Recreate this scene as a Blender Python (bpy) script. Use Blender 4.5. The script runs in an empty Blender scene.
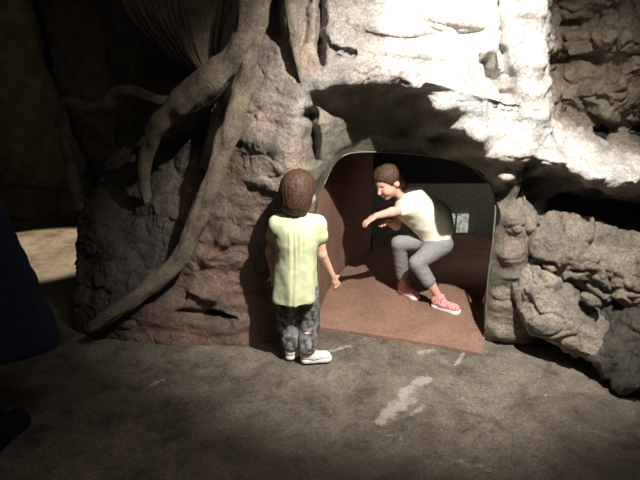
import bpy, math, random
import numpy as np
from mathutils import Vector
S = bpy.context.scene
COL = S.collection
random.seed(4); RNG = np.random.RandomState(4)
R = math.radians

# ------------------------------------------------------------------ camera
CAMH, PITCH, F = 1.28, R(16), 502.0
cd = bpy.data.cameras.new('camera'); cd.sensor_width = 36; cd.lens = 36 * F / 640
cam = bpy.data.objects.new('camera', cd); COL.objects.link(cam)
cam.location = (0, 0, CAMH); cam.rotation_euler = (R(90) - PITCH, 0, 0)
S.camera = cam

# ------------------------------------------------------------------ world, lamps, exposure
w = bpy.data.worlds.new('world'); S.world = w; w.use_nodes = True
w.node_tree.nodes['Background'].inputs[0].default_value = (1.0, .86, .68, 1)
w.node_tree.nodes['Background'].inputs[1].default_value = .016
S.view_settings.view_transform = 'Standard'; S.view_settings.look = 'None'
S.view_settings.exposure = 0.0; S.view_settings.gamma = 1; S.view_settings.use_curve_mapping = False

def spot(name, loc, aim, power, size, blend, rad, col):
    l = bpy.data.lights.new(name, 'SPOT'); l.energy = power; l.spot_size = R(size); l.spot_blend = blend
    l.shadow_soft_size = rad; l.color = col
    o = bpy.data.objects.new(name, l); COL.objects.link(o); o.location = loc
    o.rotation_euler = (Vector(aim) - Vector(loc)).to_track_quat('-Z', 'Y').to_euler()
    return o
LAMP = (.72, 1.02, 2.44)
spot('ceiling_spot', LAMP, (.57, 2.75, .72), 640, 74, .8, .018, (1, .95, .885))
spot('path_spot', (-2.5, 4.75, 2.7), (-2.45, 4.15, 0), 620, 34, .25, .05, (1, .82, .6))
spot('floor_spot', (.9, .1, 3.0), (.6, 1.8, 0), 60, 85, 1.0, .3, (1, .9, .8))
spot('cave_spot', (-.6, .6, 3.0), (-.8, 2.7, .8), 12, 80, 1.0, .25, (1, .9, .76))

spot('tunnel_fill', (1.7, 3.6, .98), (1.1, 4.4, 0), 9, 120, .8, .05, (1, .9, .8))  # added fill light, lifts the dark tunnel interior

spot('far_fill', (-2.2, 3.2, 2.8), (-3.4, 5.6, 1.3), 20, 60, 1.0, .2, (1, .9, .72))  # added fill light, keeps the far-left column from going black

# ------------------------------------------------------------------ helpers
def P(px, py, Y):
    up = (240 - py) / F
    dy = math.cos(PITCH) + up * math.sin(PITCH); dz = -math.sin(PITCH) + up * math.cos(PITCH)
    t = Y / dy
    return np.array(((px - 320) / F * t, Y, CAMH + dz * t))
def G(px, py, z=0.):
    up = (240 - py) / F
    dy = math.cos(PITCH) + up * math.sin(PITCH); dz = -math.sin(PITCH) + up * math.cos(PITCH)
    t = (z - CAMH) / dz
    return np.array(((px - 320) / F * t, dy * t, z))

PERM = np.tile(RNG.permutation(256), 3)
GR = RNG.normal(size=(256, 3)); GR /= np.linalg.norm(GR, axis=1)[:, None]
def perlin(p):
    i = np.floor(p).astype(int); f = p - i; i &= 255
    u = f * f * f * (f * (f * 6 - 15) + 10)
    r = 0
    for dx in (0, 1):
        wx = u[:, 0] if dx else 1 - u[:, 0]
        for dy in (0, 1):
            wy = u[:, 1] if dy else 1 - u[:, 1]
            for dz in (0, 1):
                wz = u[:, 2] if dz else 1 - u[:, 2]
                h = PERM[PERM[PERM[i[:, 0] + dx] + i[:, 1] + dy] + i[:, 2] + dz]
                g = GR[h]
                r = r + wx * wy * wz * (g[:, 0] * (f[:, 0] - dx) + g[:, 1] * (f[:, 1] - dy) + g[:, 2] * (f[:, 2] - dz))
    return r
def fbm(p, oct=4, gain=.5):
    a, s, r = 1., 1., 0
    for k in range(oct):
        r = r + a * perlin(p * s + 17.3 * k); a *= gain; s *= 2.03
    return r
def ridge(p, oct=4, gain=.5):
    a, s, r = 1., 1., 0
    for k in range(oct):
        r = r + a * (1 - 2.6 * np.abs(perlin(p * s + 9.1 * k))); a *= gain; s *= 2.1
    return r
def facets(p, seed=0, tilt=.5):
    i0 = np.floor(p).astype(int); best = np.full(len(p), 9.); sec = np.full(len(p), 9.); val = np.zeros(len(p))
    for dx in (-1, 0, 1):
        for dy in (-1, 0, 1):
            for dz in (-1, 0, 1):
                c = i0 + [dx, dy, dz]; k = c & 255
                h = PERM[PERM[PERM[k[:, 0] + seed] + k[:, 1]] + k[:, 2]]
                d = p - (c + .5 + .36 * GR[h]); dd = np.sqrt((d ** 2).sum(1))
                v = (d * GR[(h + 37) & 255]).sum(1) * tilt + GR[(h + 91) & 255][:, 0] * .25
                m = dd < best
                sec = np.where(m, best, np.minimum(sec, dd)); val = np.where(m, v, val); best = np.where(m, dd, best)
    e = np.clip((sec - best) / .12, 0, 1)
    return val * e - .22 * (1 - e)
def rockdisp(p, seed=0):
    q = p + seed
    wq = q + .12 * np.stack([perlin(q * 2.1), perlin(q * 2.1 + 31), perlin(q * 2.1 + 67)], 1)
    big = fbm(wq * 3.2, 3) * .075
    mid = -np.abs(perlin(wq * np.array([6, 6, 9.]))) * .06 + .012
    fine = (ridge(wq * 15, 4) - .6) * .0075
    crk = perlin(wq * 5.2 + 50); crk = -np.exp(-(crk / .018) ** 2) * .014 * np.clip(perlin(q * 2.6 + 11) * 4 + .4, 0, 1)
    wp = q + .05 * np.stack([fbm(q * 6, 2), fbm(q * 6 + 31, 2), fbm(q * 6 + 67, 2)], 1)
    mid = mid * .55 + facets(wp * np.array([6, 6, 8.])) * .040
    fac = facets(wp * np.array([17, 17, 22.]) + 9) * .015 * np.clip(.8 + 2 * perlin(q * 4), .15, 1.5)
    return big, mid, fine * .8 + fac + crk + fbm(q * 60, 2) * .003

def link(name, me, mat=None, parent=None):
    o = bpy.data.objects.new(name, me); COL.objects.link(o)
    if mat: me.materials.append(mat)
    if parent is not None: o.parent = parent; 
    return o
def mesh(name, V, Fc, mat=None, parent=None, smooth=True, col=None):
    me = bpy.data.meshes.new(name)
    V = np.asarray(V, float)
    if parent is not None: V = V - np.array(PLOC.get(parent.name, (0, 0, 0)))
    me.from_pydata(V.tolist(), [], Fc.tolist() if isinstance(Fc, np.ndarray) else Fc)
    if smooth: me.polygons.foreach_set('use_smooth', [True] * len(me.polygons))
    if col is not None:
        a = me.color_attributes.new('tint', 'FLOAT_COLOR', 'POINT')
        c = np.ones((len(V), 4)); c[:, :3] = col
        a.data.foreach_set('color', c.ravel())
    me.update()
    return link(name, me, mat, parent)
PLOC = {}
def tag(o, label=None, cat=None, group=None, kind=None):
    if label: o['label'] = label
    if cat: o['category'] = cat
    if group: o['group'] = group
    if kind: o['kind'] = kind
    return o
def empty(name, loc, label, cat, group=None):
    o = bpy.data.objects.new(name, None); COL.objects.link(o); o.location = loc; o.empty_display_size = .05
    PLOC[o.name] = tuple(loc)
    return tag(o, label, cat, group)

# --- surface nets over a signed distance grid
def surface_nets(D, o, h):
    s = D < 0
    nx, ny, nz = D.shape
    acc = np.zeros((nx - 1, ny - 1, nz - 1, 3), np.float32); cnt = np.zeros((nx - 1, ny - 1, nz - 1), np.float32)
    def sl(a, off): return a[off[0]:nx - 1 + off[0], off[1]:ny - 1 + off[1], off[2]:nz - 1 + off[2]]
    for ax in range(3):
        for b in (0, 1):
            for c in (0, 1):
                o0 = [0, 0, 0]; oth = [k for k in range(3) if k != ax]
                o0[oth[0]] = b; o0[oth[1]] = c; o1 = list(o0); o1[ax] = 1
                d0, d1 = sl(D, o0), sl(D, o1); m = (d0 < 0) != (d1 < 0)
                t = np.where(m, d0 / np.where(m, d0 - d1, 1), 0)
                for k in range(3):
                    acc[..., k] += np.where(m, t if k == ax else float(o0[k]), 0)
                cnt += m
    act = cnt > 0
    idx = -np.ones(act.shape, int); idx[act] = np.arange(act.sum())
    ii = np.argwhere(act)
    V = (ii + acc[act] / cnt[act][:, None]) * h + o
    Q = []
    for ax in range(3):
        a, b = [(1, 2), (2, 0), (0, 1)][ax]
        lo = [slice(None)] * 3; hi = [slice(None)] * 3
        lo[ax] = slice(0, -1); hi[ax] = slice(1, None)
        m = s[tuple(lo)] != s[tuple(hi)]
        e = np.argwhere(m); 
        ok = (e[:, a] > 0) & (e[:, b] > 0) & (e[:, a] < D.shape[a] - 1) & (e[:, b] < D.shape[b] - 1)
        e = e[ok]; inside = s[e[:, 0], e[:, 1], e[:, 2]]
        def at(da, db):
            q = e.copy(); q[:, a] -= da; q[:, b] -= db
            return idx[q[:, 0], q[:, 1], q[:, 2]]
        q = np.stack([at(1, 1), at(0, 1), at(0, 0), at(1, 0)], 1)
        q[~inside] = q[~inside][:, ::-1]
        Q.append(q)
    return V, np.concatenate(Q)
class SDF:
    def __init__(s, lo, hi, h):
        s.o = np.array(lo, float); s.h = h
        s.n = np.ceil((np.array(hi) - s.o) / h).astype(int) + 1
        s.D = np.full(s.n, 1.0, np.float32)
    def win(s, lo, hi):
        a = np.clip(np.floor((lo - s.o) / s.h).astype(int), 0, s.n - 1); b = np.clip(np.ceil((hi - s.o) / s.h).astype(int) + 1, 1, s.n)
        b = np.maximum(b, a + 1)
        sl = tuple(slice(a[k], b[k]) for k in range(3))
        g = np.meshgrid(*[s.o[k] + np.arange(a[k], b[k]) * s.h for k in range(3)], indexing='ij')
        return sl, g
    def add(s, sl, d, k):
        c = s.D[sl]
        if k > 0:
            hh = np.clip(.5 + .5 * (c - d) / k, 0, 1); s.D[sl] = c * (1 - hh) + d * hh - k * hh * (1 - hh)
        else: s.D[sl] = np.minimum(c, d)
    def cap(s, a, b, ra, rb, k=.02, flat=None):
        a, b = np.array(a, float), np.array(b, float); m = max(ra, rb) + k + 2.5 * s.h
        sl, (X, Y, Z) = s.win(np.minimum(a, b) - m, np.maximum(a, b) + m)
        ab = b - a; L = max(ab @ ab, 1e-9)
        t = np.clip(((X - a[0]) * ab[0] + (Y - a[1]) * ab[1] + (Z - a[2]) * ab[2]) / L, 0, 1)
        d = np.sqrt((X - a[0] - t * ab[0]) ** 2 + (Y - a[1] - t * ab[1]) ** 2 + (Z - a[2] - t * ab[2]) ** 2) - (ra + (rb - ra) * t)
        s.add(sl, d.astype(np.float32), k)
    def ell(s, c, r, k=.02, M=None, cut=False):
        c = np.array(c, float); r = np.array(r, float); M = np.eye(3) if M is None else np.array(M)   # rows of M = local axes
        m = r.max() + k + 2.5 * s.h
        sl, (X, Y, Z) = s.win(c - m, c + m)
        q = [(M[i][0] * (X - c[0]) + M[i][1] * (Y - c[1]) + M[i][2] * (Z - c[2])) / r[i] for i in range(3)]
        q2 = np.sqrt(q[0] ** 2 + q[1] ** 2 + q[2] ** 2)
        q3 = np.sqrt((q[0] / r[0]) ** 2 + (q[1] / r[1]) ** 2 + (q[2] / r[2]) ** 2) + 1e-9
        d = (q2 * (q2 - 1) / q3).astype(np.float32)
        if cut: s.D[sl] = np.maximum(s.D[sl], -d)
        else: s.add(sl, d, k)
    def plane(s, p, n):          # keep the side against n
        g = np.meshgrid(*[s.o[k] + np.arange(s.n[k]) * s.h for k in range(3)], indexing='ij')
        n = np.array(n, float); n /= np.linalg.norm(n)
        d = (g[0] - p[0]) * n[0] + (g[1] - p[1]) * n[1] + (g[2] - p[2]) * n[2]
        s.D = np.maximum(s.D, d.astype(np.float32))
    def build(s, name, mat, parent=None, disp=None, col=None):
        D = s.D
        D[0], D[-1], D[:, 0], D[:, -1], D[:, :, 0], D[:, :, -1] = 1, 1, 1, 1, 1, 1
        V, Q = surface_nets(D, s.o, s.h)
        V = relax(V, Q, 2)
        if disp is not None:
            V = V + normals(V, Q) * disp(V)[:, None]
        return mesh(name, V, Q, mat, parent, col=col)
def relax(V, Q, n):
    e = np.concatenate([Q[:, [0, 1]], Q[:, [1, 2]], Q[:, [2, 3]], Q[:, [3, 0]]])
    for _ in range(n):
        A = np.zeros_like(V); c = np.zeros(len(V))
        for k in range(3):
            A[:, k] = np.bincount(e[:, 0], V[e[:, 1], k], len(V)) + np.bincount(e[:, 1], V[e[:, 0], k], len(V))
        c = np.bincount(e[:, 0], minlength=len(V)) + np.bincount(e[:, 1], minlength=len(V))
        V = V * .4 + .6 * A / np.maximum(c, 1)[:, None]
    return V
def normals(V, Q):
    n = np.cross(V[Q[:, 2]] - V[Q[:, 0]], V[Q[:, 3]] - V[Q[:, 1]])
    N = np.zeros_like(V)
    for j in range(4):
        for k in range(3): N[:, k] += np.bincount(Q[:, j], n[:, k], len(V))
    return N / (np.linalg.norm(N, axis=1)[:, None] + 1e-12)

def spline(pts, n):
    pts = np.array(pts, float); m = len(pts)
    out = []
    T = np.linspace(0, m - 1, n)
    for t in T:
        i = min(int(t), m - 2); u = t - i
        p0, p1, p2, p3 = pts[max(i - 1, 0)], pts[i], pts[i + 1], pts[min(i + 2, m - 1)]
        out.append(.5 * (2 * p1 + (p2 - p0) * u + (2 * p0 - 5 * p1 + 4 * p2 - p3) * u * u + (3 * p1 - p0 - 3 * p2 + p3) * u ** 3))
    return np.array(out)
def tube(path, rad, seg=20, flat=1.0, V0=0):
    path = np.array(path); n = len(path)
    T = np.gradient(path, axis=0); T /= np.linalg.norm(T, axis=1)[:, None] + 1e-9
    ref = np.array([0, -1., 0.1]); Vs = []
    a = np.linspace(0, 2 * math.pi, seg, endpoint=False)
    for i in range(n):
        N = ref - T[i] * (ref @ T[i]); N /= np.linalg.norm(N); B = np.cross(T[i], N); ref = N
        Vs.append(path[i] + rad[i] * (np.cos(a)[:, None] * N * flat + np.sin(a)[:, None] * B))
    V = np.concatenate(Vs + [path[:1], path[-1:]])
    Q = []
    for i in range(n - 1):
        for j in range(seg):
            k = (j + 1) % seg
            Q.append([i * seg + j + V0, i * seg + k + V0, (i + 1) * seg + k + V0, (i + 1) * seg + j + V0])
    for j in range(seg):
        k = (j + 1) % seg
        Q.append([n * seg + V0, k + V0, j + V0]); Q.append([n * seg + 1 + V0, (n - 1) * seg + j + V0, (n - 1) * seg + k + V0])
    return V, Q

# ------------------------------------------------------------------ materials
def newmat(name, rough=.8, spec=.4):
    m = bpy.data.materials.new(name); m.use_nodes = True; nt = m.node_tree
    b = nt.nodes['Principled BSDF']; b.inputs['Roughness'].default_value = rough
    b.inputs['Specular IOR Level'].default_value = spec
    return m, nt, b
def N(nt, t, **kw):
    n = nt.nodes.new(t)
    for k, v in kw.items():
        if hasattr(n, k): setattr(n, k, v)
        else: n.inputs[k].default_value = v
    return n
def ramp(nt, src, stops, interp='LINEAR'):
    r = nt.nodes.new('ShaderNodeValToRGB'); r.color_ramp.interpolation = interp
    e = r.color_ramp.elements
    while len(e) < len(stops): e.new(.5)
    for i, (p, c) in enumerate(stops):
        e[i].position = p; e[i].color = (*c, 1) if len(c) == 3 else c
    nt.links.new(src, r.inputs[0]); return r
def mix(nt, a, b, fac, mode='MIX'):
    m = nt.nodes.new('ShaderNodeMix'); m.data_type = 'RGBA'; m.blend_type = mode
    for s, v in ((6, a), (7, b)):
        if isinstance(v, tuple): m.inputs[s].default_value = (*v, 1)
        else: nt.links.new(v, m.inputs[s])
    if isinstance(fac, (int, float)): m.inputs[0].default_value = fac
    else: nt.links.new(fac, m.inputs[0])
    return m.outputs[2]
def rock_mat(name, base=None, rough=.55, spec=.6, bump=.75, scale=1.0, dark=.5):
    m, nt, b = newmat(name, rough, spec)
    tc = N(nt, 'ShaderNodeNewGeometry'); pos = tc.outputs['Position']
    if base is None:
        a = N(nt, 'ShaderNodeAttribute'); a.attribute_name = 'tint'; c = a.outputs['Color']
    else:
        c = N(nt, 'ShaderNodeRGB'); c.outputs[0].default_value = (*base, 1); c = c.outputs[0]
    n1 = N(nt, 'ShaderNodeTexNoise', Scale=7 * scale, Detail=8.0, Roughness=.65); nt.links.new(pos, n1.inputs['Vector'])
    r1 = ramp(nt, n1.outputs['Fac'], [(.3, (dark,) * 3), (.5, (.9,) * 3), (.72, (1.3, 1.27, 1.2))])
    c = mix(nt, c, r1.outputs[0], 1.0, 'MULTIPLY')
    n2 = N(nt, 'ShaderNodeTexNoise', Scale=90 * scale, Detail=4.0, Roughness=.7); nt.links.new(pos, n2.inputs['Vector'])
    r2 = ramp(nt, n2.outputs['Fac'], [(.34, (.5,) * 3), (.5, (1.02,) * 3), (.66, (1.45, 1.4, 1.32))])
    c = mix(nt, c, r2.outputs[0], .85, 'MULTIPLY')
    nt.links.new(c, b.inputs['Base Color'])
    r3 = ramp(nt, n2.outputs['Fac'], [(.35, (rough + .15,) * 3), (.7, (rough - .25,) * 3)])
    nt.links.new(r3.outputs[0], b.inputs['Roughness'])
    n3 = N(nt, 'ShaderNodeTexNoise', Scale=38 * scale, Detail=9.0, Roughness=.72); nt.links.new(pos, n3.inputs['Vector'])
    bp = N(nt, 'ShaderNodeBump', Strength=bump, Distance=.035); nt.links.new(n3.outputs['Fac'], bp.inputs['Height'])
    n4 = N(nt, 'ShaderNodeTexNoise', Scale=170.0, Detail=3.0, Roughness=.7); nt.links.new(pos, n4.inputs['Vector'])
    b2 = N(nt, 'ShaderNodeBump', Strength=bump * .8, Distance=.008); nt.links.new(n4.outputs['Fac'], b2.inputs['Height'])
    nt.links.new(bp.outputs[0], b2.inputs['Normal'])
    nt.links.new(b2.outputs[0], b.inputs['Normal'])
    return m
def fabric(name, col, col2=None, scale=60, bump=.2, weave=400, rough=.9):
    m, nt, b = newmat(name, rough, .2)
    tc = N(nt, 'ShaderNodeTexCoord')
    n = N(nt, 'ShaderNodeTexNoise', Scale=scale, Detail=5.0); nt.links.new(tc.outputs['Object'], n.inputs['Vector'])
    r = ramp(nt, n.outputs['Fac'], [(.38, col), (.62, col2 or tuple(c * 1.15 for c in col))])
    nt.links.new(r.outputs[0], b.inputs['Base Color'])
    n2 = N(nt, 'ShaderNodeTexNoise', Scale=weave, Detail=2.0); nt.links.new(tc.outputs['Object'], n2.inputs['Vector'])
    bp = N(nt, 'ShaderNodeBump', Strength=bump, Distance=.003); nt.links.new(n2.outputs['Fac'], bp.inputs['Height'])
    nt.links.new(bp.outputs[0], b.inputs['Normal'])
    return m
M_ROCK = rock_mat('cave_rock')
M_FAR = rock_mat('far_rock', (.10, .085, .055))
M_ROOT = rock_mat('root_bark', (.27, .215, .155), rough=.75, bump=.8, scale=1.6, dark=.3)
M_BARK = rock_mat('fibrous_bark', (.16, .125, .085), rough=.8, bump=.5, scale=1.6)
M_SKIN = fabric('skin', (.62, .36, .27), (.66, .40, .30), 20, .05, rough=.55)
M_DRESS = fabric('yellow_green_cotton', (.50, .53, .32), (.58, .61, .39), 30, .2)
M_WHITE = fabric('pale_cotton', (.80, .82, .62), (.86, .88, .72), 30, .2)
M_WASH = fabric('washed_grey_denim', (.045, .045, .045), (.24, .23, .22), 38, .3)
M_LEG = fabric('grey_jersey', (.20, .20, .20), (.30, .295, .29), 160, .3)
M_HAIR = fabric('brown_hair', (.035, .02, .012), (.09, .05, .03), 120, .5, 250, .5)
M_NAVY = fabric('navy_wool', (.010, .017, .032), (.014, .022, .040), 40, .3)
M_BLACK = fabric('black_cloth', (.006, .006, .007), (.01, .01, .011), 40, .3)
M_PINK = fabric('pink_mesh_fabric', (.52, .17, .16), (.72, .42, .40), 70, .3)
M_PALEP = fabric('pale_pink_fabric', (.72, .55, .53), (.82, .72, .70), 70, .3)
M_SOLE = fabric('white_rubber', (.74, .72, .70), (.8, .78, .76), 20, .1, rough=.6)
M_RED = fabric('red_knit', (.35, .03, .03), (.45, .06, .05), 60, .2)

def carpet_mat():
    m, nt, b = newmat('brown_carpet', .95, .1)
    g = N(nt, 'ShaderNodeNewGeometry')
    n = N(nt, 'ShaderNodeTexNoise', Scale=130.0, Detail=5.0, Roughness=.8); nt.links.new(g.outputs['Position'], n.inputs['Vector'])
    r = ramp(nt, n.outputs['Fac'], [(.3, (.11, .06, .042)), (.5, (.265, .158, .115)), (.72, (.42, .27, .21))])
    n2 = N(nt, 'ShaderNodeTexNoise', Scale=5.0, Detail=3.0); nt.links.new(g.outputs['Position'], n2.inputs['Vector'])
    r2 = ramp(nt, n2.outputs['Fac'], [(.3, (.85,) * 3), (.7, (1.12,) * 3)])
    nt.links.new(mix(nt, r.outputs[0], r2.outputs[0], 1., 'MULTIPLY'), b.inputs['Base Color'])
    bp = N(nt, 'ShaderNodeBump', Strength=.6, Distance=.006); nt.links.new(n.outputs['Fac'], bp.inputs['Height'])
    nt.links.new(bp.outputs[0], b.inputs['Normal'])
    return m
M_CARPET = carpet_mat()
def floor_mat():
    m, nt, b = newmat('worn_concrete', .6, .5)
    g = N(nt, 'ShaderNodeNewGeometry'); pos = g.outputs['Position']
    n = N(nt, 'ShaderNodeTexNoise', Scale=2.2, Detail=12.0, Roughness=.78, Distortion=.3); nt.links.new(pos, n.inputs['Vector'])
    r = ramp(nt, n.outputs['Fac'], [(.32, (.075, .063, .049)), (.47, (.135, .115, .09)), (.56, (.18, .156, .124)), (.7, (.24, .21, .175))])
    n2 = N(nt, 'ShaderNodeTexNoise', Scale=110.0, Detail=4.0, Roughness=.7); nt.links.new(pos, n2.inputs['Vector'])
    r2 = ramp(nt, n2.outputs['Fac'], [(.35, (.5,) * 3), (.65, (1.4,) * 3)])
    c = mix(nt, r.outputs[0], r2.outputs[0], .9, 'MULTIPLY')
    a = N(nt, 'ShaderNodeAttribute'); a.attribute_name = 'tint'
    n3 = N(nt, 'ShaderNodeTexNoise', Scale=22.0, Detail=9.0, Roughness=.8); nt.links.new(pos, n3.inputs['Vector'])
    mul = N(nt, 'ShaderNodeMath', operation='MULTIPLY_ADD'); nt.links.new(a.outputs['Fac'], mul.inputs[0]); mul.inputs[1].default_value = .55
    nt.links.new(n3.outputs['Fac'], mul.inputs[2])
    chip = ramp(nt, mul.outputs[0], [(.70, (0, 0, 0)), (.78, (.75, .75, .75))])
    c = mix(nt, c, (.36, .33, .29), chip.outputs[0])
    n5 = N(nt, 'ShaderNodeTexNoise', Scale=34.0, Detail=6.0, Roughness=.6); nt.links.new(pos, n5.inputs['Vector'])
    n6 = N(nt, 'ShaderNodeTexNoise', Scale=7.5, Detail=7.0, Roughness=.7, Distortion=.6); nt.links.new(pos, n6.inputs['Vector'])
    st = ramp(nt, n6.outputs['Fac'], [(.36, (.62, .6, .57)), (.46, (.95,) * 3), (.6, (1.12, 1.1, 1.06))]); c = mix(nt, c, st.outputs[0], 1., 'MULTIPLY')
    fl = ramp(nt, n5.outputs['Fac'], [(.685, (0, 0, 0)), (.71, (1, 1, 1))]); c = mix(nt, c, (.33, .31, .27), fl.outputs[0])
    nt.links.new(c, b.inputs['Base Color'])
    rr = ramp(nt, n.outputs['Fac'], [(.38, (.42,) * 3), (.6, (.75,) * 3)]); nt.links.new(rr.outputs[0], b.inputs['Roughness'])
    n4 = N(nt, 'ShaderNodeTexNoise', Scale=26.0, Detail=12.0, Roughness=.78); nt.links.new(pos, n4.inputs['Vector'])
    bp = N(nt, 'ShaderNodeBump', Strength=.35, Distance=.02); nt.links.new(n4.outputs['Fac'], bp.inputs['Height'])
    nt.links.new(bp.outputs[0], b.inputs['Normal'])
    return m
M_FLOOR = floor_mat()
def plain(name, col, rough=.8, scale=30, v=.2):
    m, nt, b = newmat(name, rough)
    tc = N(nt, 'ShaderNodeTexCoord'); n = N(nt, 'ShaderNodeTexNoise', Scale=scale, Detail=5.0); nt.links.new(tc.outputs['Object'], n.inputs['Vector'])
    r = ramp(nt, n.outputs['Fac'], [(.35, tuple(c * (1 - v) for c in col)), (.65, tuple(c * (1 + v) for c in col))])
    nt.links.new(r.outputs[0], b.inputs['Base Color']); return m
M_DARK = plain('unlit_black_board', (.012, .012, .011))  # near-black boards painted as the tunnel's unlit depth
M_GREYP = plain('grey_painted_board', (.2, .2, .175))
M_OLIVE = plain('olive_moulded_edge', (.12, .115, .08), .5)

# ------------------------------------------------------------------ floor
def grid_obj(name, x0, x1, y0, y1, step, zf, mat, colf=None):
    xs = np.arange(x0, x1, step); ys = np.arange(y0, y1, step)
    X, Y = np.meshgrid(xs, ys, indexing='ij'); p = np.stack([X.ravel(), Y.ravel(), 0 * X.ravel()], 1)
    p[:, 2] = zf(p)
    i = np.arange(len(xs) * len(ys)).reshape(len(xs), len(ys))
    Q = np.stack([i[:-1, :-1], i[1:, :-1], i[1:, 1:], i[:-1, 1:]], -1).reshape(-1, 4)
    return mesh(name, p, Q, mat, col=colf(p) if colf else None)
def seg_dist(p, a, b):
    a, b = np.array(a), np.array(b); ab = b - a; t = np.clip(((p - a) @ ab) / (ab @ ab), 0, 1)
    return np.linalg.norm(p - a - t[:, None] * ab, axis=1)
chips = [((425, 378), (405, 392), 10), ((408, 398), (392, 408), 13), ((392, 408), (380, 420), 8), ((425, 405), (412, 412), 5), ((385, 432), (400, 436), 4), ((450, 458), (480, 466), 5),
         ((480, 466), (500, 472), 4), ((455, 365), (470, 345), 3), ((150, 385), (165, 378), 4), ((330, 350), (350, 345), 3), ((420, 352), (432, 350), 4)]
def floor_col(p):
    m = np.zeros(len(p))
    for a, b, r in chips:
        A, B = G(*a), G(*b); rr = r * A[1] / 480
        m = np.maximum(m, 1.1 * np.exp(-(seg_dist(p[:, :2], A[:2], B[:2]) / rr) ** 2 / 1.2))
    return np.repeat(m[:, None], 3, 1) * .55
tag(grid_obj('floor', -4.7, 2.6, .0, 6.7, .022, lambda p: fbm(p * 1.6, 3) * .010 - .006, M_FLOOR, floor_col), kind='structure')

# ------------------------------------------------------------------ main rock wall (height over x,z)
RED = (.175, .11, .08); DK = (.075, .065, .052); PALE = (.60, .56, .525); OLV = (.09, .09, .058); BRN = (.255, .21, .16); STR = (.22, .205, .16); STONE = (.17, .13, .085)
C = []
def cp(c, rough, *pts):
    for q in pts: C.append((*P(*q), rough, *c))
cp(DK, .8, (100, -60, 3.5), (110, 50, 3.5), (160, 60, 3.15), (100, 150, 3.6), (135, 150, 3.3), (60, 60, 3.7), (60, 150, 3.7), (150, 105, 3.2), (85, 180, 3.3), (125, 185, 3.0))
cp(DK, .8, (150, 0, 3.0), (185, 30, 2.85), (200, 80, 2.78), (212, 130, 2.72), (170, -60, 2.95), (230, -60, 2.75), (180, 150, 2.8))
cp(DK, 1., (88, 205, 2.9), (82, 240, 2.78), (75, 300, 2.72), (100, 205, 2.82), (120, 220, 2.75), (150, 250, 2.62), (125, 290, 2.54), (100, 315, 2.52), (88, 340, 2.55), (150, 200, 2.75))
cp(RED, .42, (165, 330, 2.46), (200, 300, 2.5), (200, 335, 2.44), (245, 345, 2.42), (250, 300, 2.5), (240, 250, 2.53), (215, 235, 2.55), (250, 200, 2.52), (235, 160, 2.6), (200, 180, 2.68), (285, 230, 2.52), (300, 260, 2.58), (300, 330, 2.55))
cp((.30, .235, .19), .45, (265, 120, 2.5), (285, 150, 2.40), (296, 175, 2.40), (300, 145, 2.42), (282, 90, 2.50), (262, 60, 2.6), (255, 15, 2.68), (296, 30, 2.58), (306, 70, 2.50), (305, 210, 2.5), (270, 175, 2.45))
# hood: outer lip then inner contour; OLV darkened to carry the lip's shade
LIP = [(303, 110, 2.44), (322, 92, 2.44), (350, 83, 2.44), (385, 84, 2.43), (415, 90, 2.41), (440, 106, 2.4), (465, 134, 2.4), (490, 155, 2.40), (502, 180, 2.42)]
MIDG = (.34, .305, .27)  # pale rock greyed to the left, light falloff put into the tint
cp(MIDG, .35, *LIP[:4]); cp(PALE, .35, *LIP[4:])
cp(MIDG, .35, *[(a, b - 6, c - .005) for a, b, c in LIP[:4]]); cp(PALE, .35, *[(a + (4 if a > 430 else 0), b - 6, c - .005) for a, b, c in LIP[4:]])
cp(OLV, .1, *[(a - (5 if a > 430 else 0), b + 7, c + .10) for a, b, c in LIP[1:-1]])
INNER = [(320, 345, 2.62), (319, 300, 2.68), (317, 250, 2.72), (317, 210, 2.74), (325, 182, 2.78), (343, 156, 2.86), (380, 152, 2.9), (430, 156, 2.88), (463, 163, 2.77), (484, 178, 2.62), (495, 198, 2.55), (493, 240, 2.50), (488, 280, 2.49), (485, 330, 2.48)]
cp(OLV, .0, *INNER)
cp(STR, .1, (332, 150, 2.68), (338, 130, 2.66), (325, 170, 2.70), (330, 115, 2.60))  # left side of the hood lightened in the tint, as if lit
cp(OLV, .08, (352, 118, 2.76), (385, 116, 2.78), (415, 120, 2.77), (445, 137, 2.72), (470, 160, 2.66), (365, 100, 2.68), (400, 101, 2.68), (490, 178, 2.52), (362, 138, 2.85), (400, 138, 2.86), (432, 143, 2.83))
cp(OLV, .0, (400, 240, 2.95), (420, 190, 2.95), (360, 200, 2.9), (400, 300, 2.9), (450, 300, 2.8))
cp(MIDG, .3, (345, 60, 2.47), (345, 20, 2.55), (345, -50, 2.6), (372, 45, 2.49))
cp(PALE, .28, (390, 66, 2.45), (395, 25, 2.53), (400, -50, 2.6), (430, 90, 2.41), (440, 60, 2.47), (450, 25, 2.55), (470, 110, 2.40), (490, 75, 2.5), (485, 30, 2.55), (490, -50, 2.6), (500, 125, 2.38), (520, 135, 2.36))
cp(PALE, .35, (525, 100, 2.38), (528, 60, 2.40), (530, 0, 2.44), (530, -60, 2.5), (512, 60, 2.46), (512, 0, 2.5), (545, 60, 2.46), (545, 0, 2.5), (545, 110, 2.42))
cp(STONE, 1.9, (562, 60, 3.1), (562, 0, 3.1), (560, 110, 3.08), (575, 20, 3.0), (578, 70, 3.0), (605, 40, 2.74), (600, 0, 2.76), (605, 85, 2.8), (640, 40, 2.66), (640, 90, 2.74), (585, 130, 3.1), (640, 135, 3.05), (600, -60, 2.7), (700, 40, 2.6), (700, 120, 2.7), (780, 60, 2.6), (610, 118, 2.86))
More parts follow.
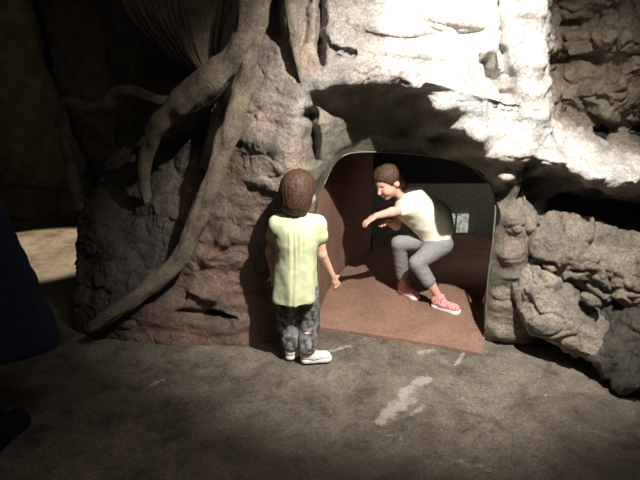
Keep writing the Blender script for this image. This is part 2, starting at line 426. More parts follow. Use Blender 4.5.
cp(PALE, .8, (520, 152, 2.32), (560, 163, 2.26), (600, 175, 2.20), (640, 182, 2.16), (700, 190, 2.1), (780, 200, 2.1), (545, 145, 2.42), (580, 158, 2.42), (640, 166, 2.4))
cp(DK, .8, (522, 172, 2.45), (560, 184, 2.46), (600, 192, 2.45), (640, 198, 2.4), (530, 178, 2.6), (560, 192, 2.75), (600, 204, 2.78), (640, 210, 2.75), (700, 220, 2.7), (780, 230, 2.6), (512, 190, 2.46))  # shade under the ledge painted in as a dark tint
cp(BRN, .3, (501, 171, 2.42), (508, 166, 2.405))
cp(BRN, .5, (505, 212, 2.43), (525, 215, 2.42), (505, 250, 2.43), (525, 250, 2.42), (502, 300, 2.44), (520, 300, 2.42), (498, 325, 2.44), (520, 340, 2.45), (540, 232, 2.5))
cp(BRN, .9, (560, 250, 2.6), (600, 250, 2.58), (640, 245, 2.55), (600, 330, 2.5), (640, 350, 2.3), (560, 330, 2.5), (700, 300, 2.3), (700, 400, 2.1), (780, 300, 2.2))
C = np.array(C)
STEP = .0058
xs = np.arange(-1.66, 2.1, STEP); zs = np.arange(-.06, 2.15, STEP)
X, Z = np.meshgrid(xs, zs, indexing='ij'); q = np.stack([X.ravel(), Z.ravel()], 1)
K = lambda d: np.sqrt(d * d + .035 ** 2)
cxz = C[:, [0, 2]]
A = K(np.linalg.norm(cxz[:, None] - cxz[None], axis=2)) - 1e-3 * np.eye(len(C))
wts = np.linalg.solve(A, C[:, 1] - 2.6)
Yv = np.full(len(q), 2.6); sw = np.zeros(len(q)); att = np.zeros((len(q), 4))
for i in range(len(C)):
    d2 = ((q - cxz[i]) ** 2).sum(1)
    Yv += wts[i] * np.sqrt(d2 + .035 ** 2)
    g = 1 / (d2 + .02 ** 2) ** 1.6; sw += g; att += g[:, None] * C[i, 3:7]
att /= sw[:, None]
# left end turns away from the hall
Yv += np.clip((-1.39 - q[:, 0]) / .1, 0, 3) ** 2 * .3
def stroke(pts, width, amp, prof='g'):
    """amp > 0 comes forward; pts (px,py,Y); width in metres"""
    global Yv
    W = [P(*p) for p in pts]; W = spline([(a[0], a[2]) for a in W], len(W) * 8)
    d = np.full(len(q), 9.)
    for a, b in zip(W[:-1], W[1:]): d = np.minimum(d, seg_dist(q, a, b))
    Yv -= amp * np.exp(-(d / width) ** 2)
    return d
stroke([(318, -40, 2.55), (321, 10, 2.55), (320, 35, 2.52), (322, 62, 2.5)], .016, -.16)
stroke([(322, 35, 2.52), (335, 48, 2.5), (352, 54, 2.5)], .009, -.04)
stroke([(330, 42, 2.5), (342, 52, 2.5)], .016, .03)
stroke([(304, -40, 2.6), (306, 20, 2.6), (300, 50, 2.55)], .02, -.04)
stroke([(311, 116, 2.52), (313, 135, 2.55), (314, 160, 2.55)], .026, -.18)          # dark crevice beside the bulge
stroke([(490, 60, 2.5), (497, 78, 2.5), (506, 92, 2.48)], .022, -.17); stroke([(503, -20, 2.5), (502, 40, 2.5), (505, 85, 2.5)], .010, -.05)
stroke([(482, 55, 2.5), (486, 72, 2.5)], .008, -.07)
stroke([(333, 100, 2.45), (360, 80, 2.45), (385, 77, 2.45), (400, 80, 2.43)], .004, -.008)
stroke([(423, 93, 2.41), (455, 101, 2.41), (490, 103, 2.41), (520, 108, 2.38)], .004, -.011)
stroke([(345, 70, 2.47), (365, 74, 2.46), (378, 66, 2.46)], .003, -.008)
stroke([(420, 14, 2.55), (450, 22, 2.55), (480, 22, 2.55)], .016, .03); stroke([(420, 26, 2.55), (455, 34, 2.53), (480, 30, 2.55)], .010, -.025)
stroke([(350, 20, 2.5), (400, 32, 2.5), (440, 28, 2.5)], .018, .02); stroke([(340, 45, 2.5), (400, 52, 2.5), (470, 62, 2.5)], .02, .02)
stroke([(425, 82, 2.43), (455, 90, 2.42), (500, 100, 2.4)], .018, .025)
stroke([(556, 0, 2.6), (552, 60, 2.6), (552, 110, 2.55)], .016, -.05)
stroke([(528, 160, 2.4), (530, 180, 2.45), (527, 200, 2.45)], .012, -.10)          # cavity over the jamb
stroke([(508, 182, 2.42), (515, 190, 2.42), (508, 200, 2.42)], .014, -.03)
stroke([(520, 225, 2.43), (533, 245, 2.43), (538, 262, 2.43)], .012, -.05)
stroke([(180, 312, 2.5), (215, 318, 2.46), (228, 325, 2.46)], .022, -.05); stroke([(190, 290, 2.5), (215, 296, 2.5)], .03, .05)
stroke([(205, 318, 2.45), (235, 322, 2.45)], .012, -.04)
stroke([(230, 235, 2.5), (205, 262, 2.5)], .03, .04)
base = np.stack([q[:, 0], Yv, q[:, 1]], 1)
nx, nz = len(xs), len(zs)
Y2 = Yv.reshape(nx, nz); gx, gz = np.gradient(Y2, STEP)
Nn = np.stack([gx.ravel(), -np.ones(nx * nz), gz.ravel()], 1); Nn /= np.linalg.norm(Nn, axis=1)[:, None]
b_, m_, f_ = rockdisp(base)
ro = att[:, 0]
stretch = 1 / np.sqrt(1 + (gx.ravel() ** 2 + gz.ravel() ** 2) / 6)
def polymask(poly, pts):
    c = np.zeros(len(pts), bool)
    for (x0, y0), (x1, y1) in zip(poly, poly[1:] + poly[:1]):
        k = ((y0 > pts[:, 1]) != (y1 > pts[:, 1])) & (pts[:, 0] < (x1 - x0) * (pts[:, 1] - y0) / (y1 - y0 + 1e-12) + x0)
        c ^= k
    return c
innerW = spline([P(*p) for p in INNER], 120)
poly = [(a[0], a[2]) for a in innerW]; poly = [(poly[0][0], -.2)] + poly + [(poly[-1][0], -.2)]
dI = np.full(len(q), 9.)
for a, b in zip(poly[:-1], poly[1:]): dI = np.minimum(dI, seg_dist(q, a, b))
keep_rim = np.clip(dI / .05, 0, 1)
wb = base + .06 * np.stack([perlin(base * 4 + 8), perlin(base * 4 + 40), perlin(base * 4 + 77)], 1)
soft = (perlin(wb * np.array([3.2, 5, 11.])) * .055 + perlin(wb * np.array([8, 8, 22.]) + 5) * .020 + ridge(wb * 20, 2) * .002)
disp = (b_ * .6 * np.clip(ro * 1.8, .05, 1) + m_ * np.clip(ro, 0, 2) ** 1.2 + f_ * ro ** .9 + soft * np.clip(1.1 - ro, 0, 1) * np.clip(ro * 4, .1, 1)) * keep_rim
disp[~np.isfinite(disp)] = 0
V = base + Nn * disp[:, None]
V[:, :] = V
gone = polymask(poly, q) & (dI > STEP * .6)
i = np.arange(nx * nz).reshape(nx, nz)
Q = np.stack([i[:-1, :-1], i[1:, :-1], i[1:, 1:], i[:-1, 1:]], -1).reshape(-1, 4)
Q = Q[~gone[Q].any(1)]
used = np.zeros(len(V), bool); used[Q] = True; re = np.cumsum(used) - 1
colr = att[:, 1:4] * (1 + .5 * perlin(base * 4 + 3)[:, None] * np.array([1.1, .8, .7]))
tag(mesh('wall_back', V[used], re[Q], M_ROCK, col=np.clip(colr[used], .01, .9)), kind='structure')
# moulded edge round the tunnel mouth
rv, rq = tube(innerW, np.full(len(innerW), .0045), 10)
tag(mesh('trim_1', rv, rq, M_OLIVE), kind='structure')

# ------------------------------------------------------------------ tunnel
def strip(path, z0, z1, th, name, mat, nrm=1, nz=2):
    path = np.array(path); T = np.gradient(path, axis=0); T /= np.linalg.norm(T, axis=1)[:, None]
    Nr = np.stack([T[:, 1], -T[:, 0]], 1) * nrm
    Vv, Qq = [], []; n = len(path)
    for off in (0, th):
        for z in (z0, z1): Vv += [(a[0] + b[0] * off, a[1] + b[1] * off, z) for a, b in zip(path, Nr)]
    for k in range(n - 1):
        a = lambda r, j: r * n + k + j
        Qq += [[a(0, 0), a(0, 1), a(1, 1), a(1, 0)], [a(2, 0), a(3, 0), a(3, 1), a(2, 1)], [a(1, 0), a(1, 1), a(3, 1), a(3, 0)], [a(0, 0), a(2, 0), a(2, 1), a(0, 1)]]
    Qq += [[0, n, 3 * n, 2 * n], [n - 1, 3 * n - 1, 4 * n - 1, 2 * n - 1]]
    return mesh(name, Vv, Qq, mat, smooth=False)
lw = spline([(-.04, 2.72), (.0, 2.95), (.07, 3.3), (.2, 3.7), (.42, 4.1), (.47, 4.6)], 40)
tag(strip(lw, 0, 1.02, .04, 'wall_tunnel_left', M_CARPET, -1), kind='structure')
tag(strip([(.45, 4.6), (1.3, 4.6), (2.3, 4.6)], 0, .50, .05, 'wall_tunnel_back', M_GREYP, -1), kind='structure')
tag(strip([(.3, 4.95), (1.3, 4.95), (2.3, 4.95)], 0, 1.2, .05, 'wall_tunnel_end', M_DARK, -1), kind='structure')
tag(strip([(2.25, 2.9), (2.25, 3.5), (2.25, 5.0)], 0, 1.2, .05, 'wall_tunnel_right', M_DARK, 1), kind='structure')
def slab(name, poly2, z0, z1, mat):
    n = len(poly2); Vv = [(x, y, z0) for x, y in poly2] + [(x, y, z1) for x, y in poly2]
    Qq = [list(range(n))[::-1], list(range(n, 2 * n))] + [[k, (k + 1) % n, n + (k + 1) % n, n + k] for k in range(n)]
    return mesh(name, Vv, Qq, mat, smooth=False)
tag(slab('ceiling', [(-.1, 2.93), (.8, 2.93), (2.3, 2.95), (2.3, 5.0), (-.1, 5.0)], 1.03, 1.08, M_DARK), kind='structure')  # tunnel roof slab added to block light
cf = [G(318, 327, .012), G(350, 331, .012), (G(400, 338.5, .012)), G(445, 346, .012), G(483, 354, .012), G(486, 325, .012)]
cpoly = [(a[0], a[1]) for a in cf] + [(.93, 2.62), (1.2, 2.85), (2.2, 2.95), (2.2, 4.58), (.5, 4.58)] + [(a[0] + .015, a[1]) for a in lw[::-1][4:]] 
tag(slab('carpet', cpoly, -.004, .012, M_CARPET), 'reddish-brown carpet covering the tunnel floor and spilling past its mouth', 'carpet')
# lit pane in the tunnel's back wall
def panel():
    a, b = P(449.5, 232, 4.585), P(468.5, 214, 4.585)
    root = empty('window_panel', ((a[0] + b[0]) / 2, 4.59, a[2]), 'small pale greenish glazed panel low on the tunnel back wall', 'window')
    m, nt, bb = newmat('frosted_lit_glass', .3)
    g = N(nt, 'ShaderNodeTexCoord'); n = N(nt, 'ShaderNodeTexNoise', Scale=14.0, Detail=5.0, Distortion=1.5); nt.links.new(g.outputs['Object'], n.inputs['Vector'])
    r = ramp(nt, n.outputs['Fac'], [(.35, (.16, .18, .13)), (.5, (.42, .46, .36)), (.68, (.75, .78, .66))])
    nt.links.new(r.outputs[0], bb.inputs['Base Color']); nt.links.new(r.outputs[0], bb.inputs['Emission Color']); bb.inputs['Emission Strength'].default_value = .7
    x0, x1, z0, z1 = a[0], b[0], a[2], b[2]; w1 = x0 + (x1 - x0) * .28
    def box(nm, x0, x1, z0, z1, y0, y1, mat):
        v = [(x, y, z) for x in (x0, x1) for y in (y0, y1) for z in (z0, z1)]
        return mesh(nm, v, [[0, 1, 3, 2], [4, 6, 7, 5], [0, 4, 5, 1], [2, 3, 7, 6], [0, 2, 6, 4], [1, 5, 7, 3]], mat, root, smooth=False)
    box('pane', w1 + .008, x1, z0, z1, 4.565, 4.595, m); box('pane', x0, w1 - .004, z0, z1, 4.575, 4.595, m)
    box('mullion', w1 - .004, w1 + .008, z0, z1, 4.56, 4.6, M_GREYP)
panel()

# ------------------------------------------------------------------ far end of the hall on the left
def relief(name, x0, x1, z0, z1, step, fy, mat, seed, amp=1., kind='structure', col=None):
    xs = np.arange(x0, x1, step); zs = np.arange(z0, z1, step); X, Z = np.meshgrid(xs, zs, indexing='ij')
    p = np.stack([X.ravel(), 0 * X.ravel(), Z.ravel()], 1); p[:, 1] = fy(p)
    b, m, f = rockdisp(p * .8, seed); p[:, 1] -= (b * 1.5 + m * 1.3 + f) * amp
    i = np.arange(len(xs) * len(zs)).reshape(len(xs), len(zs))
    return tag(mesh(name, p, np.stack([i[:-1, :-1], i[1:, :-1], i[1:, 1:], i[:-1, 1:]], -1).reshape(-1, 4), mat), kind=kind)
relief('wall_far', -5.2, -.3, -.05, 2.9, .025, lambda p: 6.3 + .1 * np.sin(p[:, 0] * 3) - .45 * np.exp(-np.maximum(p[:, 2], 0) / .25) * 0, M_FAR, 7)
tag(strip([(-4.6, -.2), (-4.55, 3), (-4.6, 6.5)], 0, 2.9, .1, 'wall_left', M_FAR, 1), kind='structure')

def boulder(name, parts, h, seed, label, cat, tint, group=None, amp=1.0, k=.06, mat=None):
    cs = np.array([p[0] for p in parts]); rs = np.array([max(p[1]) for p in parts])
    lo = (cs - rs[:, None]).min(0) - .1; hi = (cs + rs[:, None]).max(0) + .1
    s = SDF(lo, hi, h)
    for p in parts: s.ell(p[0], p[1], k, M=p[2] if len(p) > 2 else None)
    def d(V):
        b, m, f = rockdisp(V, seed); return (b * .5 + m * .9 + f) * amp
    D = s.D
    D[0], D[-1], D[:, 0], D[:, -1], D[:, :, 0], D[:, :, -1] = 1, 1, 1, 1, 1, 1
    V, Qd = surface_nets(D, s.o, s.h); V = relax(V, Qd, 2); V = V + normals(V, Qd) * d(V)[:, None]
    V[:, 2] = np.maximum(V[:, 2], -.03)
    c = np.array(tint)[None] * (1 + .5 * perlin(V * 5)[:, None] * np.array([1.1, .8, .7]))
    o = mesh(name, V, Qd, mat or M_ROCK, col=np.clip(c, .01, .9))
    return tag(o, label, cat, group)
# low bank beyond the lit path, and the far rock column
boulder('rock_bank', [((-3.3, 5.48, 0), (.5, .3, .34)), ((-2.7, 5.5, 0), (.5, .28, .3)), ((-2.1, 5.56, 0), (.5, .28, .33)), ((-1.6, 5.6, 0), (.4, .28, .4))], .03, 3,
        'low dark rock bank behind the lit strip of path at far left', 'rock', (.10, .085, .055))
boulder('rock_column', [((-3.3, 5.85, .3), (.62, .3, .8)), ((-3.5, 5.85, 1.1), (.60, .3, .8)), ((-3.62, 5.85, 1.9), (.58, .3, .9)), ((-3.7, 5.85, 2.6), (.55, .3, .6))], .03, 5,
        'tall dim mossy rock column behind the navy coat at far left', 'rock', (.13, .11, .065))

# ------------------------------------------------------------------ boulders on the right
boulder('boulder', [(P(560, 243, 2.44), (.13, .16, .13)), (P(585, 256, 2.40), (.16, .18, .13)), (P(625, 272, 2.32), (.20, .2, .16)), (P(668, 280, 2.22), (.22, .22, .19)), (P(720, 288, 2.2), (.2, .25, .21)), (P(570, 235, 2.46), (.12, .12, .08))],
        .009, 11, 'large craggy brown boulder under the dark overhang at right edge', 'boulder', BRN, amp=1.5, k=.1)
boulder('boulder', [(P(548, 306, 2.34), (.13, .14, .13)), (P(575, 325, 2.26), (.15, .14, .11)), (P(598, 345, 2.18), (.12, .13, .08)), (P(540, 285, 2.40), (.11, .12, .12))],
        .008, 13, 'rounded pale boulder resting on the floor right of the tunnel mouth', 'boulder', (.29, .25, .2), amp=1.2, k=.1)
boulder('boulder', [(P(650, 335, 2.12), (.17, .16, .14)), (P(622, 350, 2.12), (.13, .14, .09)), (P(640, 372, 2.02), (.15, .14, .06)), (P(690, 335, 2.05), (.22, .22, .2)), (P(612, 312, 2.3), (.10, .12, .10))],
        .008, 17, 'dark jagged low boulder at the right edge below the craggy one', 'boulder', (.085, .072, .056), amp=1.7, k=.07)  # dark tint stands in for shade below the ledge
boulder('boulder', [(P(590, 300, 2.18), (.05, .045, .022), np.array([[.85, 0, -.5], [0, 1, 0], [.5, 0, .85]]))], .005, 19, 'small flat slab of rock wedged in the dark gap between right boulders', 'rock', BRN, amp=.5, k=.02)

# ------------------------------------------------------------------ tree with roots
tree = empty('strangler_tree', (-.55, 2.6, 0), 'bark-clad tree trunk with long bare roots gripping the rock wall left of the tunnel', 'tree')
def root(pts, name='root', mat=M_ROOT, seg=26, seed=0, per=14, amp=1.):
    """pts (px,py,Y,r_px)"""
    W = [(*P(a, b, c), r * c / 480) for a, b, c, r in pts]; W = spline(W, per * len(W))
    V, Qd = tube(W[:, :3], W[:, 3], seg)
    c = np.repeat(W[:, :3], seg, 0); n = len(c)
    dirn = V[:n] - c; r = np.repeat(W[:, 3], seg)
    # knobbly surface with grain along the root
    s = np.repeat(np.cumsum(np.r_[0, np.linalg.norm(np.diff(W[:, :3], axis=0), axis=1)]), seg)
    a = np.tile(np.linspace(0, 2 * math.pi, seg, endpoint=False), len(W)) + s * 1.5
    ss = np.stack([np.cos(a) * 1.6, np.sin(a) * 1.6, s * 7], 1) + seed
    k = 1 + amp * (.45 * perlin(ss * [.6, .6, 1.2]) + .30 * perlin(ss * [1.6, 1.6, .8] + 7) + .14 * perlin(ss * [3.2, 3.2, 2.] + 3))
    V[:n] = c + dirn * k[:, None]
    return mesh(name, V, Qd, mat, tree)
root([(275, -70, 2.5, 15), (262, -20, 2.46, 14), (253, 12, 2.42, 13.5), (246, 40, 2.42, 13), (228, 64, 2.44, 12), (208, 84, 2.46, 14), (190, 98, 2.5, 13.5), (172, 112, 2.54, 10), (156, 130, 2.58, 8), (147, 152, 2.64, 7), (144, 178, 2.70, 6), (148, 208, 2.80, 5)], seed=1)
root([(252, 28, 2.42, 11), (248, 55, 2.42, 9), (243, 85, 2.42, 9.5), (236, 115, 2.42, 10), (223, 150, 2.42, 9.5), (208, 192, 2.44, 9), (192, 232, 2.46, 8.5), (176, 264, 2.46, 8), (146, 290, 2.44, 8), (118, 310, 2.42, 7.5), (92, 327, 2.42, 6)], seed=2)
root([(196, 98, 2.5, 8), (178, 103, 2.55, 6), (160, 101, 2.6, 5), (142, 94, 2.66, 5), (126, 90, 2.7, 5), (113, 96, 2.74, 5.5), (103, 108, 2.78, 6), (86, 110, 2.86, 5.5), (70, 102, 2.95, 5), (64, 112, 3.0, 5), (68, 150, 3.0, 5.5), (80, 210, 2.98, 6)], seed=3)
root([(289, -40, 2.5, 7), (291, 10, 2.48, 6.5), (294, 40, 2.48, 5), (298, 65, 2.46, 3), (301, 82, 2.46, .8)], seed=4)
root([(281, -40, 2.58, 6), (283, 10, 2.56, 4), (286, 40, 2.54, 2.4), (293, 66, 2.5, 1)], seed=5)
root([(222, 75, 2.6, 10), (222, 110, 2.62, 11), (214, 140, 2.62, 8), (204, 168, 2.64, 5)], seed=6, mat=M_BARK)
# fibrous trunk: bundled strands in one mesh
TV, TQ, off = [], [], 0
for k in range(150):
    u = k / 149 + random.uniform(-.006, .006)
    # each strand sweeps from upper left down to the root fork
    a = np.array([122 + 140 * u, -75]); b = np.array([126 + 122 * u, 0]); c = np.array([165 + 62 * u, 42 + 10 * (1 - u)]); d = np.array([198 + 24 * u, 82]); e = np.array([208 + 14 * u, 130 - 10 * u]); g = np.array([210 + 10 * u, 175])
    y = 2.80 - .28 * math.sin(math.pi * min(1, u * .9 + .1)) * .8 + random.uniform(-.012, .012)
    pts = []
    for j, pp in enumerate((a, b, c, d, e, g)):
        pts.append((*P(pp[0] + random.gauss(0, 1.2), pp[1], y + (.0, .02, .02, .05, .10, .2)[j] + random.gauss(0, .006)), random.uniform(.004, .014) * (1.3 if j < 2 else .9)))
    W = spline(pts, 44); v, f = tube(W[:, :3], W[:, 3], 7, V0=off); TV.append(v); TQ += f; off += len(v)
mesh('trunk', np.concatenate(TV), TQ, M_BARK, tree)

# ------------------------------------------------------------------ people
def unit(v): v = np.array(v, float); return v / np.linalg.norm(v)
def shoe(parent, ank, d, s=1., mat=M_PALEP, sole=M_SOLE, pitch=0., lace=True, L=.15):
    """ank: heel centre on the ground, d: toe direction (2D)"""
    d = unit((d[0], d[1], 0)); side = np.array([-d[1], d[0], 0]); up = np.array([0, 0, 1.])
    if pitch: d2 = d * math.cos(pitch) - up * math.sin(pitch); up = up * math.cos(pitch) + d * math.sin(pitch); d = d2
    A = lambda a, b, c: np.array(ank) + (d * a + side * b + up * c) * s
    h = .0035
    lo = np.min([A(-.05, 0, -.03), A(L + .04, 0, -.03), A(0, 0, .13)], 0) - .06; hi = np.max([A(-.05, 0, 0), A(L + .04, 0, 0), A(0, 0, .13)], 0) + .06
    so = SDF(lo, hi, h)
    so.cap(A(.022, 0, .012), A(.06, .002, .012), .026 * s, .024 * s, .01); so.cap(A(.06, .002, .012), A(L - .03, .004, .012), .024 * s, .031 * s, .015)
    so.plane(A(0, 0, .022), up); so.plane(A(0, 0, 0), -up)
    sh = so.build('sole', sole, parent)
    u = SDF(lo, hi, h)
    u.cap(A(.022, 0, .03), A(.06, 0, .03), .024 * s, .024 * s, .02); u.cap(A(.06, 0, .028), A(L - .032, .003, .024), .025 * s, .027 * s, .02)
    u.cap(A(.02, 0, .05), A(.045, 0, .062), .024 * s, .022 * s, .02)
    u.ell(A(.028, 0, .088), (.019 * s,) * 3, cut=True); u.plane(A(0, 0, .02), -up)
    up_ = u.build('shoe_upper', mat, parent)
    lc = []; fq = []; o_ = 0
    for k in range(4):
        t = .055 + k * .014; z = .068 - k * .007
        v, f = tube(spline([A(t, -.016, z - .006), A(t + .003, 0, z), A(t, .016, z - .006)], 8), np.full(8, .0026 * s), 6, V0=o_); lc.append(v); fq += f; o_ += len(v)
    mesh('laces', np.concatenate(lc), fq, sole, up_)

def hand(s, wrist, d, palm_n, thumb_side, k=1., curl=.5):
    """adds palm, four fingers and thumb to sdf s. d: direction of fingers, palm_n: palm normal"""
    d = unit(d); n = unit(np.array(palm_n) - d * (np.dot(palm_n, d))); sd = np.cross(d, n) * thumb_side
    pc = np.array(wrist) + d * .028 * k
    s.ell(pc, (.033 * k, .012 * k, .024 * k), .008, M=[d, n, sd])
    for j, (o, L) in enumerate(((.019, .036), (.0065, .042), (-.006, .039), (-.018, .030))):
        r = .0062 * k; b = pc + d * .024 * k + sd * o * k
        dd = unit(d + sd * o * 5); c1 = b + dd * L * .45 * k
        dd2 = unit(dd + n * curl); c2 = c1 + dd2 * L * .35 * k; c3 = c2 + unit(dd2 + n * curl) * L * .3 * k
        s.cap(b, c1, r * 1.05, r, .003); s.cap(c1, c2, r, r * .92, .002); s.cap(c2, c3, r * .92, r * .8, .002)
    tb = np.array(wrist) + d * .012 * k + sd * .018 * k; t1 = tb + unit(d * .7 + sd * .7 + n * .2) * .022 * k; t2 = t1 + unit(d + sd * .3 + n * .3) * .018 * k
    s.cap(tb, t1, .009 * k, .0075 * k, .006); s.cap(t1, t2, .0075 * k, .0062 * k, .003)

def head(s, c, fwd, up, k=1.):
    f = unit(fwd); u = unit(np.array(up) - f * np.dot(up, f)); r = np.cross(f, u); M = [f, r, u]
    A = lambda a, b, cc: np.array(c) + (f * a + r * b + u * cc) * k
    s.ell(A(-.008, 0, .012), (.088 * k, .074 * k, .082 * k), .02, M)            # skull
    s.ell(A(.028, 0, -.035), (.052 * k, .055 * k, .058 * k), .03, M)            # face and jaw
    s.ell(A(.062, 0, -.078), (.018 * k, .022 * k, .014 * k), .02, M)            # chin
    s.cap(A(.078, 0, -.008), A(.094, 0, -.03), .008 * k, .011 * k, .008)        # nose
    for b in (-1, 1):
        s.ell(A(.082, b * .029, .0), (.014 * k, .016 * k, .010 * k), cut=True, M=M)
        s.ell(A(-.002, b * .075, -.018), (.020 * k, .008 * k, .026 * k), .005, M)   # ears
        s.ell(A(.055, b * .032, -.04), (.024 * k, .02 * k, .02 * k), .02, M)        # cheeks
    s.ell(A(.079, 0, -.052), (.010 * k, .022 * k, .005 * k), .004, M); s.ell(A(.078, 0, -.060), (.010 * k, .018 * k, .005 * k), .004, M)
    return A, M
M_EYE = plain('eye_dark', (.03, .02, .015), .2)
def eyes(parent, A, M, k):
    for b in (-1, 1):
        e = SDF(A(.074, b * .029, 0) - .02 * k, A(.074, b * .029, 0) + .02 * k, .002 * k); e.ell(A(.072, b * .029, 0), (.011 * k,) * 3, 0, M); e.build('eye', M_EYE, parent)

# --- standing child seen from behind
def standing_child():
    c = G(299, 358); Y = c[1]
    root_ = empty('person', (c[0], c[1], 0), 'standing small child in yellow-green short-sleeved top, seen from behind', 'person')
    Q_ = lambda px, py, dy=0.: P(px, py, Y + dy)
    hipL, hipR = Q_(288, 293, .0), Q_(308, 293, .0)
    knL, knR = Q_(287, 324, .03), Q_(309, 323, .03)
    anL, anR = Q_(291, 350, .0), Q_(307, 351, -.04)
    anL[2], anR[2] = .06, .06
    neck = Q_(298, 214); chest = Q_(297, 236); waist = Q_(296, 266); pel = Q_(297, 288)
    shL, shR = Q_(278, 224, .01), Q_(317, 224, .0)
    elL, elR = Q_(270, 252, .07), Q_(322, 254, .02)
    wrL, wrR = Q_(274, 276, .17), Q_(333, 277, .07)
    hc = Q_(300, 191, .02)
    lo = np.array([c[0] - .3, Y - .25, -.02]); hi = np.array([c[0] + .3, Y + .38, 1.02])
    s = SDF(lo, hi, .0045)
    A, M = head(s, hc, (.55, .8, -.1), (0, 0, 1), .92)
    s.cap(neck - [0, 0, .01], hc - [0, .01, .04], .031, .032, .02)
    s.cap(shL, shR, .033, .033, .03); s.ell(chest, (.085, .06, .10), .04); s.ell(waist, (.078, .062, .10), .04); s.ell(pel, (.085, .07, .07), .04)
    for hp, kn, an in ((hipL, knL, anL), (hipR, knR, anR)):
        s.cap(hp, kn, .046, .034, .02); s.cap(kn, (kn + an) / 2 + [0, -.006, .02], .034, .032, .015); s.cap((kn + an) / 2 + [0, -.006, .02], an, .032, .022, .015)
        s.cap(an, an + unit((.8, .45, 0)) * .05 - [0, 0, .03], .022, .018, .01)
    for sh, el, wr, sd in ((shL, elL, wrL, 1), (shR, elR, wrR, -1)):
        s.cap(sh, el, .029, .023, .02); s.cap(el, wr, .023, .016, .012)
        hand(s, wr, wr - el, (-.2, .9, .1) if sd > 0 else (-.6, .6, 0), -1 if sd > 0 else 1, .95, .5)
    body = s.build('body', M_SKIN, root_)
    eyes(body, A, M, .92)
    # hair
    hs = SDF(lo, hi, .0045)
    hs.ell(A(-.016, 0, .022), (.096 * .92, .083 * .92, .088 * .92), .02, M); hs.ell(A(-.04, 0, -.03), (.062, .078, .07), .03, M); hs.ell(A(-.035, 0, -.075), (.05, .068, .045), .03, M)
    hs.ell(A(.09, 0, -.04), (.066, .10, .085), cut=True, M=M)
    hs.build('hair', M_HAIR, root_, disp=lambda V: .004 * perlin(V * np.array([90, 90, 14.])) + .003)
    # top: flared, gathered under the nape
    t = SDF(lo, hi, .0045)
    t.cap(shL + [-.002, 0, 0], shR + [.002, 0, 0], .040, .040, .03); t.ell(chest, (.100, .076, .11), .05)
    t.cap(chest, Q_(295, 296), .086, .112, .05)
    t.cap(shL, shL * .62 + elL * .38, .040, .043, .02); t.cap(shR, shR * .62 + elR * .38, .040, .044, .02)
    t.ell(neck + [0, 0, .018], (.042, .042, .034), cut=True)
    t.plane(Q_(296, 298), (.06, 0, -1))
    a_ = unit(elR - shR); 
    def fold(V):
        z = np.clip((chest[2] + .06 - V[:, 2]) / .35, 0, 1)
        ang = np.arctan2(V[:, 1] - c[1], V[:, 0] - c[0])
        g = np.exp(-((V[:, 0] - neck[0] + .004) / .035) ** 2) * (V[:, 1] < Y)
        torso = np.exp(-(np.maximum(np.abs(V[:, 0] - waist[0]) - .09, 0) / .03) ** 2)
        return torso * (.006 * z * np.sin(ang * 6 + 4 * perlin(V * 5)) + .0035 * g * np.sin(V[:, 0] * 260) * np.clip(1 - z * 1.5, 0, 1) - .006 * np.exp(-((V[:, 0] - neck[0] + .012 + .12 * (neck[2] - V[:, 2]) * .3) / .008) ** 2) * (V[:, 1] < Y)) + .004 * fbm(V * 16, 2)
    tp = t.build('top', M_DRESS, root_, disp=fold)
    hv, hq = [], []
    # trousers
    l = SDF(lo, hi, .0045)
    l.ell(pel, (.092, .078, .072), .03)
    for hp, kn, an in ((hipL, knL, anL), (hipR, knR, anR)):
        l.cap(hp, kn, .056, .051, .015); l.cap(kn, an + [0, 0, .018], .051, .044, .015)
    for an in (anL, anR): pass
    l.plane((0, 0, .062), (0, 0, -1))
    l.build('trousers', M_WASH, root_, disp=lambda V: .004 * perlin(V * np.array([14, 14, 40.])) + .002 * perlin(V * 60))
    for an, dd, nm in ((anL, (.5, .75), 0), (anR, (.95, .12), 1)):
        dn = unit((*dd, 0)); e = empty_part(root_, an * [1, 1, 0] - dn * .028)
        shoe(e, an * [1, 1, 0] - dn * .028 + [0, 0, .002], dd, 1.02, M_PALEP, L=.15)
def empty_part(parent, loc, name='shoe'):
    o = bpy.data.objects.new(name, None); COL.objects.link(o); o.parent = parent
    pl = np.array(PLOC[parent.name]); o.location = tuple(np.array(loc) - pl); PLOC[o.name] = tuple(loc); o.empty_display_size = .03
    return o
standing_child()

